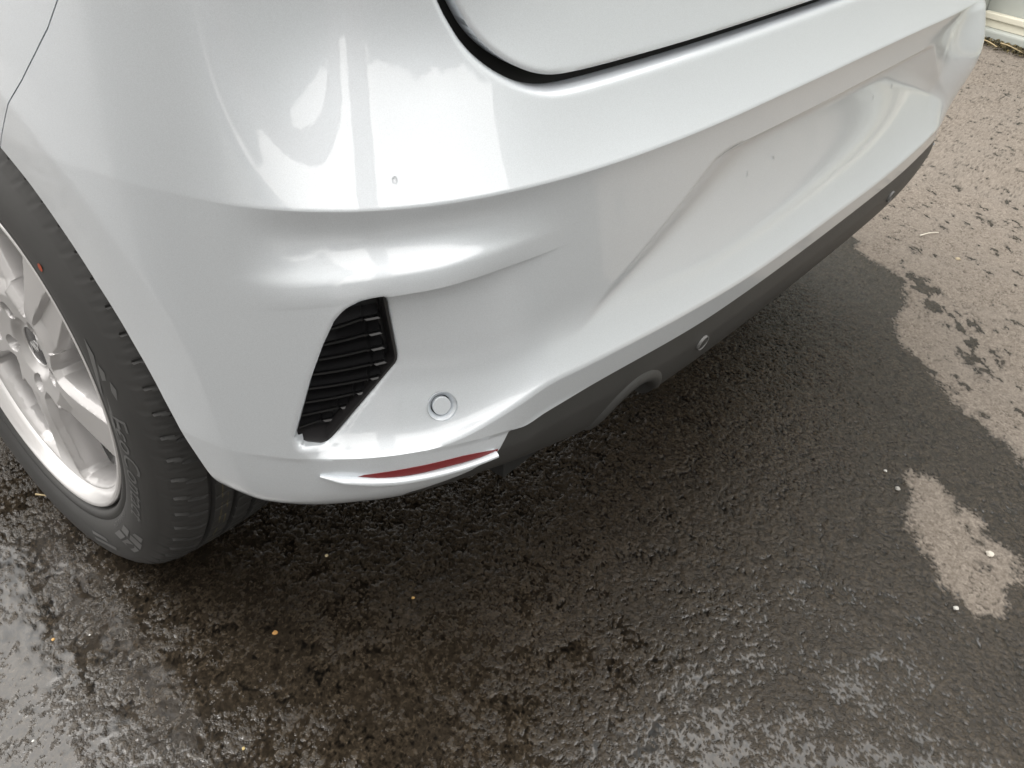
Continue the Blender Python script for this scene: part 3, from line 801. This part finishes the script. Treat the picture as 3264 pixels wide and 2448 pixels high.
def vnoise(x, y, seed):
    ix, iy = np.floor(x), np.floor(y); fx, fy = x - ix, y - iy; fx = fx*fx*fx*(fx*(fx*6-15)+10); fy = fy*fy*fy*(fy*(fy*6-15)+10)
    a, b, c, d = _hash(ix, iy, seed), _hash(ix+1, iy, seed), _hash(ix, iy+1, seed), _hash(ix+1, iy+1, seed)
    return (a*(1-fx)+b*fx)*(1-fy) + (c*(1-fx)+d*fx)*fy
def fbm(x, y, sc, octs, seed, gain=.5):
    out, amp, tot = 0, 1., 0.
    for k in range(octs):
        ca, sa = math.cos(.7 * k + .4), math.sin(.7 * k + .4)
        out = out + amp * vnoise((x*ca - y*sa) * sc + 17.3 * k, (x*sa + y*ca) * sc - 9.1 * k, seed + k); tot += amp; amp *= gain; sc *= 2.03
    return out / tot
def worley(x, y, cell, seed):
    """distance to the nearest stone centre (in cells) and that stone's random number"""
    u, v = x / cell, y / cell; iu, iv = np.floor(u), np.floor(v); best = np.full(x.shape, 9.); idr, du, dv = np.zeros(x.shape), np.zeros(x.shape), np.zeros(x.shape)
    for a in (-1, 0, 1):
        for b in (-1, 0, 1):
            cx, cy = iu + a, iv + b; d = np.hypot(cx + _hash(cx, cy, seed) - u, (cy + _hash(cx, cy, seed + 5)) - v); m_ = d < best
            du, dv = np.where(m_, u - cx - _hash(cx, cy, seed), du), np.where(m_, v - cy - _hash(cx, cy, seed + 5), dv)
            best = np.where(m_, d, best); idr = np.where(m_, _hash(cx, cy, seed + 9), idr)
    return best, idr, du * (((idr * 97.31) % 1) - .5) + dv * (((idr * 57.77) % 1) - .5)
def ground_mat():
    m = mat('asphalt', (.04, .04, .04), .5); b = bsdf(m); co = objco(m)
    def attr(n): a = N_(m, 'ShaderNodeAttribute'); a.attribute_name = n; return a.outputs['Fac']
    dry, wat, tone, tar = attr('dry'), attr('water'), attr('stone_tone'), attr('tar')
    fine = tex_noise(m, 520, 3, .6, vec=co).outputs[0]; grain = tex_noise(m, 260, 2, .55, vec=co).outputs[0]; big = tex_noise(m, 5.5, 3, vec=co).outputs[0]
    # damp stone, black binder between the stones
    wetc = mixrgb(m, tone, (.015, .0114, .0076), (.064, .050, .035))
    wetc = mixrgb(m, mathn(m, 'MULTIPLY', maprange(m, tone, .93, .97), .6), wetc, (.12, .11, .095))
    wetc = mixrgb(m, maprange(m, grain, .38, .62), mixrgb(m, .5, wetc, (.006, .005, .004)), wetc)
    wetc = mixrgb(m, tar, wetc, (.0035, .003, .0025))
    wetc = mixrgb(m, maprange(m, big, .4, .75, 0, .3), wetc, (.016, .013, .010))
    dryc = mixrgb(m, tone, (.172, .146, .122), (.31, .272, .234))
    dryc = mixrgb(m, mathn(m, 'MULTIPLY', maprange(m, grain, .34, .64, 1, 0), .45), dryc, (.10, .083, .067))
    dryc = mixrgb(m, mathn(m, 'MULTIPLY', tar, .75), dryc, (.060, .050, .041))
    dryc = mixrgb(m, maprange(m, big, .35, .75, 0, .4), dryc, (.23, .205, .18))
    L_(m, mixrgb(m, dry, wetc, dryc), b.inputs['Base Color'])
    rw = mathn(m, 'MULTIPLY_ADD', tone, .12, .07)
    r1 = N_(m, 'ShaderNodeMix'); r1.data_type = 'FLOAT'; L_(m, wat, r1.inputs[0]); L_(m, rw, r1.inputs[2]); r1.inputs[3].default_value = .04
    r2 = N_(m, 'ShaderNodeMix'); r2.data_type = 'FLOAT'; L_(m, dry, r2.inputs[0]); L_(m, r1.outputs[0], r2.inputs[2]); r2.inputs[3].default_value = .85
    L_(m, r2.outputs[0], b.inputs['Roughness'])
    wet = mathn(m, 'SUBTRACT', 1.0, dry)
    L_(m, mathn(m, 'ADD', mathn(m, 'MULTIPLY_ADD', wet, .15, .25), mathn(m, 'MULTIPLY', wat, .65)), b.inputs['Specular IOR Level'])
    bn = N_(m, 'ShaderNodeBump'); bn.inputs['Distance'].default_value = .0012
    L_(m, mathn(m, 'ADD', fine, mathn(m, 'MULTIPLY', grain, 1.4)), bn.inputs['Height']); L_(m, mathn(m, 'MULTIPLY_ADD', wat, -.62, .66), bn.inputs['Strength']); L_(m, bn.outputs[0], b.inputs['Normal'])
    return m
def ground():
    g = lambda a, b_, n: np.linspace(a, b_, n)
    xs = np.unique(np.round(np.concatenate([g(-80, -4, 14), g(-4, -2.8, 20), g(-2.8, -1.25, 90), g(-1.25, .62, 770), g(.62, 1.5, 210), g(1.5, 3.6, 150), g(3.6, 6, 60), g(6, 80, 14)]), 5))
    ys = np.unique(np.round(np.concatenate([g(-80, -4, 14), g(-4, -1.9, 20), g(-1.9, -.55, 80), g(-.55, .62, 490), g(.62, 1.0, 90), g(1.0, 3.4, 80), g(3.4, 6, 16), g(6, 80, 14)]), 5))
    X, Y = np.meshgrid(xs, ys); x, y = X.ravel(), Y.ravel(); P = np.stack([x, y], -1)
    near = (x > -2.85) & (x < 5.9) & (y > -1.95) & (y < 3.45)
    xn, yn = x[near] + .004 * (fbm(x[near], y[near], 60, 2, 3) - .5), y[near] + .004 * (fbm(x[near], y[near], 60, 2, 13) - .5)
    w1, t1, s1 = worley(xn, yn, .0060, 11); w2, t2, s2 = worley(xn, yn, .0037, 41)
    f1 = fbm(xn, yn, 44, 4, 71, .55); f2 = fbm(xn, yn, 190, 3, 91, .6); f3 = fbm(xn, yn, 9, 3, 111)
    h = .42 * np.clip(1 - w1 * 1.25, -.2, 1) * (.35 + t1) + .20 * np.clip(1 - w2 * 1.2, -.2, 1) * (.4 + t2) + 1.0 * (f1 - .5) + .45 * (f2 - .5) + .85 * s1 + .42 * s2
    h = smin(h, .44 + .22 * (t1 - .5) + .8 * s1, .10)                            # tops worn flat
    film = 1.20 * sst(-.05, -.90, xn + .32 * yn) + .10 * sst(.35, -.5, xn)
    lvl = -.42 + .66 * film + .55 * (f3 - .5) + .20 * (fbm(xn, yn, 46, 2, 131) - .5) * (.4 + film)
    # dry areas: outline, splashes and a spattered tongue; proud stones dry first
    D1, D2 = inside_dist(P[near], DRY1), inside_dist(P[near], DRY2)
    d = np.minimum(D1, D2)
    for (cx, cy, a, bb) in SPOTS:
        c_, s_ = math.cos(.75), math.sin(.75); u = (P[near][:, 0]-cx)*c_ + (P[near][:, 1]-cy)*s_; v = -(P[near][:, 0]-cx)*s_ + (P[near][:, 1]-cy)*c_
        d = np.maximum(d, (1 - np.hypot(u / a, v / bb)) * bb * 1.6)
    tng = seg_dist(P[near], np.array([(.80,.10),(.745,.03),(.69,-.055),(.63,-.10),(.56,-.13)]), False)
    fs = fbm(xn * .75 + yn * .66, -xn * .66 * 2.2 + yn * .75 * 2.2, 34, 3, 151)
    d = np.maximum(d, (fs - .47) * .30 * sst(.055, .012, tng) - .012 * (tng > .05) + np.where(tng > .055, -.2, 0))
    d = np.maximum(d, np.where(D1 < -.02, (fs - .745) * .16, -1))          # stray damp pores
    d = d + .046 * (f1 - .5) + .026 * (f2 - .5) - .020 * h + .035 * (fbm(xn, yn, 14, 2, 171) - .5)
    dry = sst(.009, -.009, d)
    lvl = np.where(dry > .3, -9, lvl)
    wave = lvl + .05 * (fbm(xn, yn, 75, 2, 191) - .5)
    k = .07; dd_ = np.clip(.5 + .5 * (h - wave) / k, 0, 1); hw = wave * (1 - dd_) + h * dd_ + k * dd_ * (1 - dd_)
    wat = sst(.05, -.03, h - wave)
    full = lambda v, dflt: (lambda o: (o.__setitem__(near, v), o)[1])(np.full(len(x), dflt, np.float32))
    edge = sst(-1.5, -1.25, x) * sst(3.6, 3.3, x) * sst(-.75, -.56, y) * sst(1.2, .99, y)
    Z = full(hw * .0034, 0.0) * edge
    far_dry = (inside_dist(P[~near], DRY1) < 0).astype(np.float32)
    me = bpy.data.meshes.new('ground'); n = len(x); idx = np.arange(n).reshape(X.shape)
    F = np.stack([idx[:-1, :-1], idx[:-1, 1:], idx[1:, 1:], idx[1:, :-1]], -1).reshape(-1, 4)
    me.vertices.add(n); me.vertices.foreach_set('co', np.stack([x, y, Z - .0006], -1).astype(np.float32).ravel())
    me.loops.add(F.size); me.loops.foreach_set('vertex_index', F.astype(np.int32).ravel())
    me.polygons.add(len(F)); me.polygons.foreach_set('loop_start', np.arange(0, F.size, 4, dtype=np.int32)); me.polygons.foreach_set('use_smooth', np.ones(len(F), bool))
    me.update(); me.validate()
    dryf = full(dry, 0.0); dryf[~near] = far_dry
    for nme, arr in (('dry', dryf), ('water', full(wat, 0.0)), ('stone_tone', full(.65 * t1 + .35 * t2, .5)), ('tar', full(sst(.0, -.20, h), .2))):
        me.attributes.new(nme, 'FLOAT', 'POINT').data.foreach_set('value', np.asarray(arr, np.float32))
    me.materials.append(ground_mat()); o = bpy.data.objects.new('ground', me); COL.objects.link(o)
    tag(o, 'wet dark asphalt drying to tan at the right', None, None, 'structure')
ground()

# ------------------------------------------------------------------ pale wall with plinth beyond the car
M_WALL = mat('pale_green_grey_render', (.36, .38, .36), .7)
co = objco(M_WALL); L_(M_WALL, mixrgb(M_WALL, tex_noise(M_WALL, 3, 6, vec=co).outputs[0], (.30, .32, .30), (.42, .44, .41)), bsdf(M_WALL).inputs['Base Color'])
M_CREAM = mat('cream_sill', (.62, .60, .50), .55)
WD = np.array([.105, .207]); WD = WD / np.linalg.norm(WD); WN = np.array([WD[1], -WD[0]])      # along the wall, away from the camera
W0 = np.array([3.60, .715])
def wall_block(name, t0, t1, d0, d1, z0, z1, m, parent, bev=0):
    c = [W0 + WD * t + WN * d for t, d in ((t0, d0), (t1, d0), (t1, d1), (t0, d1))]
    V = [(*q, z) for z in (z0, z1) for q in c]; F = [(0,1,2,3),(7,6,5,4),(0,4,5,1),(1,5,6,2),(2,6,7,3),(3,7,4,0)]
    o = mesh_obj(name, V, F, m, parent, False)
    if bev:
        md = o.modifiers.new('bevel', 'BEVEL'); md.width = bev; md.segments = 3; md.limit_method = 'NONE'
    return o
bld = tag(empty('pale_wall'), 'pale green grey wall with cream ledge above a mossy strip, beyond the car', 'wall')
wall_block('wall_face', -7, .05, .03, .45, .0, 3.2, M_WALL, bld)
wall_block('wall_return', .055, 4.0, -.10, .45, .0, 3.2, M_WALL, bld)
wall_block('ledge', -7, .035, -.012, .028, .088, .118, M_CREAM, bld, .006)
wall_block('plinth', -7, .035, .0, .028, .055, .086, M_CREAM, bld)
wall_block('base_strip', -7, .05, -.035, .028, .004, .053, M_WALL, bld, .012)
# moss and dead grass along the wall foot
def moss():
    V, F = [], []
    r = random.Random(3)
    for k in range(5200):
        t = r.uniform(-2.2, .5); d = -.04 - abs(r.gauss(0, .055)) ; d = max(d, -.20 - .03 * math.sin(t * 9))
        q = W0 + WD * t + WN * d; z = r.uniform(.0, .018); sz = r.uniform(.004, .012); a = r.uniform(0, 6.28); tl = r.uniform(-.9, .9)
        u = np.array([math.cos(a), math.sin(a), tl * .6]) * sz; v = np.array([-math.sin(a), math.cos(a), r.uniform(-.6, .6)]) * sz * .7
        c = np.array([q[0], q[1], z + .004]); b = len(V)
        V += [c - u, c + v * .6, c + u, c - v]; F.append((b, b+1, b+2, b+3))
    m = mat('moss', (.05, .045, .018), .9)
    v = N_(m, 'ShaderNodeTexVoronoi'); v.inputs['Scale'].default_value = 90; L_(m, objco(m), v.inputs['Vector'])
    sp = N_(m, 'ShaderNodeSeparateColor'); L_(m, v.outputs['Color'], sp.inputs[0])
    L_(m, mixrgb(m, sp.outputs[0], (.022, .022, .010), (.12, .09, .035)), bsdf(m).inputs['Base Color'])
    tag(mesh_obj('moss', V, F, m, None, False), 'strip of brown green moss at the foot of the pale wall', 'moss', None, 'stuff')
moss()
def tube_path(name, pts, rad, m, parent=None, sides=6):
    P = smooth_open(np.array(pts, float), 6); V, F = [], []
    for i, q in enumerate(P):
        d = P[min(i+1, len(P)-1)] - P[max(i-1, 0)]; d /= np.linalg.norm(d) + 1e-9
        u = np.cross(d, (0, 0, 1)); u /= np.linalg.norm(u) + 1e-9; w = np.cross(u, d); r = rad * (1 - .5 * i / len(P))
        for k in range(sides): a = 2*math.pi*k/sides; V.append(q + u*r*math.cos(a) + w*r*math.sin(a))
    n = len(P)
    F = [(i*sides+k, i*sides+(k+1) % sides, (i+1)*sides+(k+1) % sides, (i+1)*sides+k) for i in range(n-1) for k in range(sides)]
    F += [tuple(range(sides))[::-1], tuple((n-1)*sides+k for k in range(sides))]
    return mesh_obj(name, V, F, m, parent, True)
M_STRAW = mat('dry_straw', (.42, .33, .19), .7)
def wp(t, d, z): q = W0 + WD*t + WN*d; return (q[0], q[1], z)
tag(tube_path('dry_grass_stalk', [wp(.01,-.07,.045), wp(-.02,-.115,.035), wp(.035,-.15,.022), wp(-.0,-.17,.024), wp(-.08,-.155,.028), wp(-.15,-.15,.03), wp(-.22,-.16,.02)], .0042, M_STRAW), 'long curled pale straw stalk lying on the moss by the pale wall', 'dry grass')
tag(tube_path('dry_grass_stalk', [wp(-.2,-.12,.03), wp(-.26,-.14,.034), wp(-.33,-.13,.02)], .003, M_STRAW), 'short straight straw stalk on the moss, right of the curled one', 'dry grass')

# ------------------------------------------------------------------ unseen stand-ins behind the viewpoint, invented to shape the paint reflections and block sky
def added_building(name, cx, cy, w, d, h, rot, m, mroof, label, cat):
    root = tag(empty(name, (cx, cy, 0)), label, cat); root.rotation_euler.z = rot
    def bx(nm, lo, hi, mm, par): return box(nm, lo, hi, mm, par)
    bx('wall', (-w/2, 0, 0), (w/2, d, h), m, root)
    bx('roof', (-w/2 - .3, -.35, h + .004), (w/2 + .3, d + .3, h + .25), mroof, root)
    n = max(2, int(w / 2.6))
    for k in range(n):
        x = -w/2 + (k + .5) * w / n
        f = bx('window', (x - .6, -.05, 1.0), (x + .6, -.003, 2.3), M_TRIM, root); bx('pane', (x - .53, -.06, 1.07), (x + .53, -.052, 2.23), M_GLASS, f)
    bx('door', (-w/2 + .3, -.06, .0), (-w/2 + 1.2, -.003, 2.1), M_STEEL, root)
    return root
M_BRICK = mat('dark_brick', (.11, .075, .06), .85); M_RENDER = mat('white_render', (.55, .55, .53), .8); M_BEIGE = mat('beige_render', (.33, .32, .30), .85); M_ROOF = mat('roof_sheet', (.10, .10, .11), .6)
added_building('added_block_left', -7.0, -.65, 9, 6, 7.2, math.radians(90 - 14), M_RENDER, M_ROOF, 'invented pale rendered block, unseen behind the viewpoint on the left, added for the paint reflections', 'added_building')  # invented block bounding the sky reflection on the left
added_building('added_block_right', 4.9, -7.5, 8, 6, 5.0, math.radians(180 + 22), M_RENDER, M_ROOF, 'made-up white rendered block, unseen behind the viewpoint on the right, put there to be reflected', 'added_building')  # made-up block closing off the sky reflection on the right
pil = tag(empty('reflection_pillar', (-2.29, -1.88, 0)), 'square brick gate pillar with a flat cap, behind the viewpoint', 'stand_in_pillar'); pil.rotation_euler.z = math.radians(37)  # added post; makes the dark reflected band of the camera holder
box('pillar_shaft', (-.18, -.15, 0), (.18, .15, 4.1), M_BRICK, pil); box('pillar_cap', (-.24, -.21, 4.104), (.24, .21, 4.2), M_RENDER, pil)
M_LEAF = mat('leaves', (.045, .06, .028), .6)
def added_hedge():  # added leafy screen; cuts off the low sky reflected in the paint
    V, F = [], []; r = random.Random(11)
    for k in range(22000):
        x = r.uniform(-9.0, 1.6); top_ = (2.25 if x > -4.7 else 1.4) + .12 * math.sin(x * 2.1) + .07 * math.sin(x * 5.3 + 1) + .04 * math.sin(x * 13)
        y = -6.3 + r.gauss(0, .22); z = top_ * (1 - r.random() ** 2.2); sz = r.uniform(.03, .07)
        a, bb = Vector((r.gauss(0, 1), r.gauss(0, 1), r.gauss(0, 1))).normalized(), Vector((r.gauss(0, 1), r.gauss(0, 1), r.gauss(0, 1))).normalized()
        c = Vector((x, y, z)); n = len(V); V += [c - a * sz, c + bb * sz * .6, c + a * sz, c - bb * sz * .6]; F.append((n, n+1, n+2, n+3))
    V += [(-9.0, -6.2, 0), (1.6, -6.2, 0), (1.6, -6.2, 2.05), (-4.7, -6.2, 2.05), (-4.7, -6.2, 1.3), (-9.0, -6.2, 1.3)]; n = len(V); F.append(tuple(range(n-6, n)))
    tag(mesh_obj('added_hedge', V, F, mat('added_hedge_leaves', (.035, .05, .022), .6), None, False), 'invented dark green leafy screen, unseen behind the viewpoint, darkening the low reflections', 'added_hedge')
added_hedge()
# ------------------------------------------------------------------ pebbles, chips and a twig on the asphalt
def pebble(x, y, r, col, label, flat=.6, seed=0, rough=.6):
    bm = bmesh.new(); bmesh.ops.create_icosphere(bm, subdivisions=3, radius=1.0)
    for v in bm.verts:
        n = mnoise.noise(v.co * 1.3 + Vector((seed * 7.1, 3, 1))); v.co *= 1 + .35 * n; v.co.z *= flat; v.co *= r
    me = bpy.data.meshes.new('pebble'); bm.to_mesh(me); bm.free(); me.polygons.foreach_set('use_smooth', [True] * len(me.polygons))
    me.materials.append(mat('pebble_stone', col, rough)); o = bpy.data.objects.new('pebble', me); COL.objects.link(o); o.location = (x, y, r * flat * .7); o.rotation_euler.z = seed
    tag(o, label, 'pebble', 'loose chips on the asphalt')
pebble(-.006, -.301, .0058, (.62, .58, .51), 'largest white chip, lying in the small dry tan patch', .6, 1)
pebble(-.148, -.295, .0036, (.55, .54, .51), 'small white chip on damp asphalt just below the dry tan patch', .6, 2)
pebble(-.794, .372, .0032, (.50, .27, .09), 'bright orange chip on wet asphalt below the bumper corner', .6, 3)
pebble(-.987, .575, .0022, (.60, .36, .13), 'small orange chip at the far left, below the tyre', .6, 4)
pebble(-.66, .429, .0026, (.55, .45, .28), 'beige chip in the dark shadow just right of the tyre', .6, 5)
pebble(-.633, .28, .0022, (.55, .34, .12), 'dull orange chip in the shade below the red reflector', .6, 6)
pebble(-.953, .547, .0015, (.75, .75, .72), 'tiny white chip in the shiny wet patch left of centre', .6, 7)
pebble(-1.071, .454, .0017, (.72, .71, .68), 'tiny white chip near the bottom left of the wet film', .6, 8)
pebble(-.919, .266, .0018, (.5, .38, .16), 'tiny amber chip beside the dark puddles at the bottom', .6, 9)
pebble(.08, -.112, .0030, (.45, .44, .42), 'grey chip above the upper tip of the small dry patch', .6, 10)
pebble(1.003, .049, .0060, (.42, .35, .24), 'sandy chip on the broad dry tan asphalt', .5, 11)
pebble(.048, -.144, .0042, (.36, .35, .33), 'dull grey chip touching the upper tip of the small dry patch', .6, 12)
tag(tube_path('twig', [(-.874,.853,.006),(-.866,.838,.007),(-.856,.822,.005)], .0016, M_STRAW), 'thin straw coloured twig on wet asphalt left of the tyre', 'twig')
tag(tube_path('twig', [(1.07,.165,.004),(1.10,.150,.006),(1.125,.135,.004)], .0018, mat('pale_twig', (.7,.66,.58), .7)), 'short pale twig on the dry tan asphalt right of the car', 'twig')
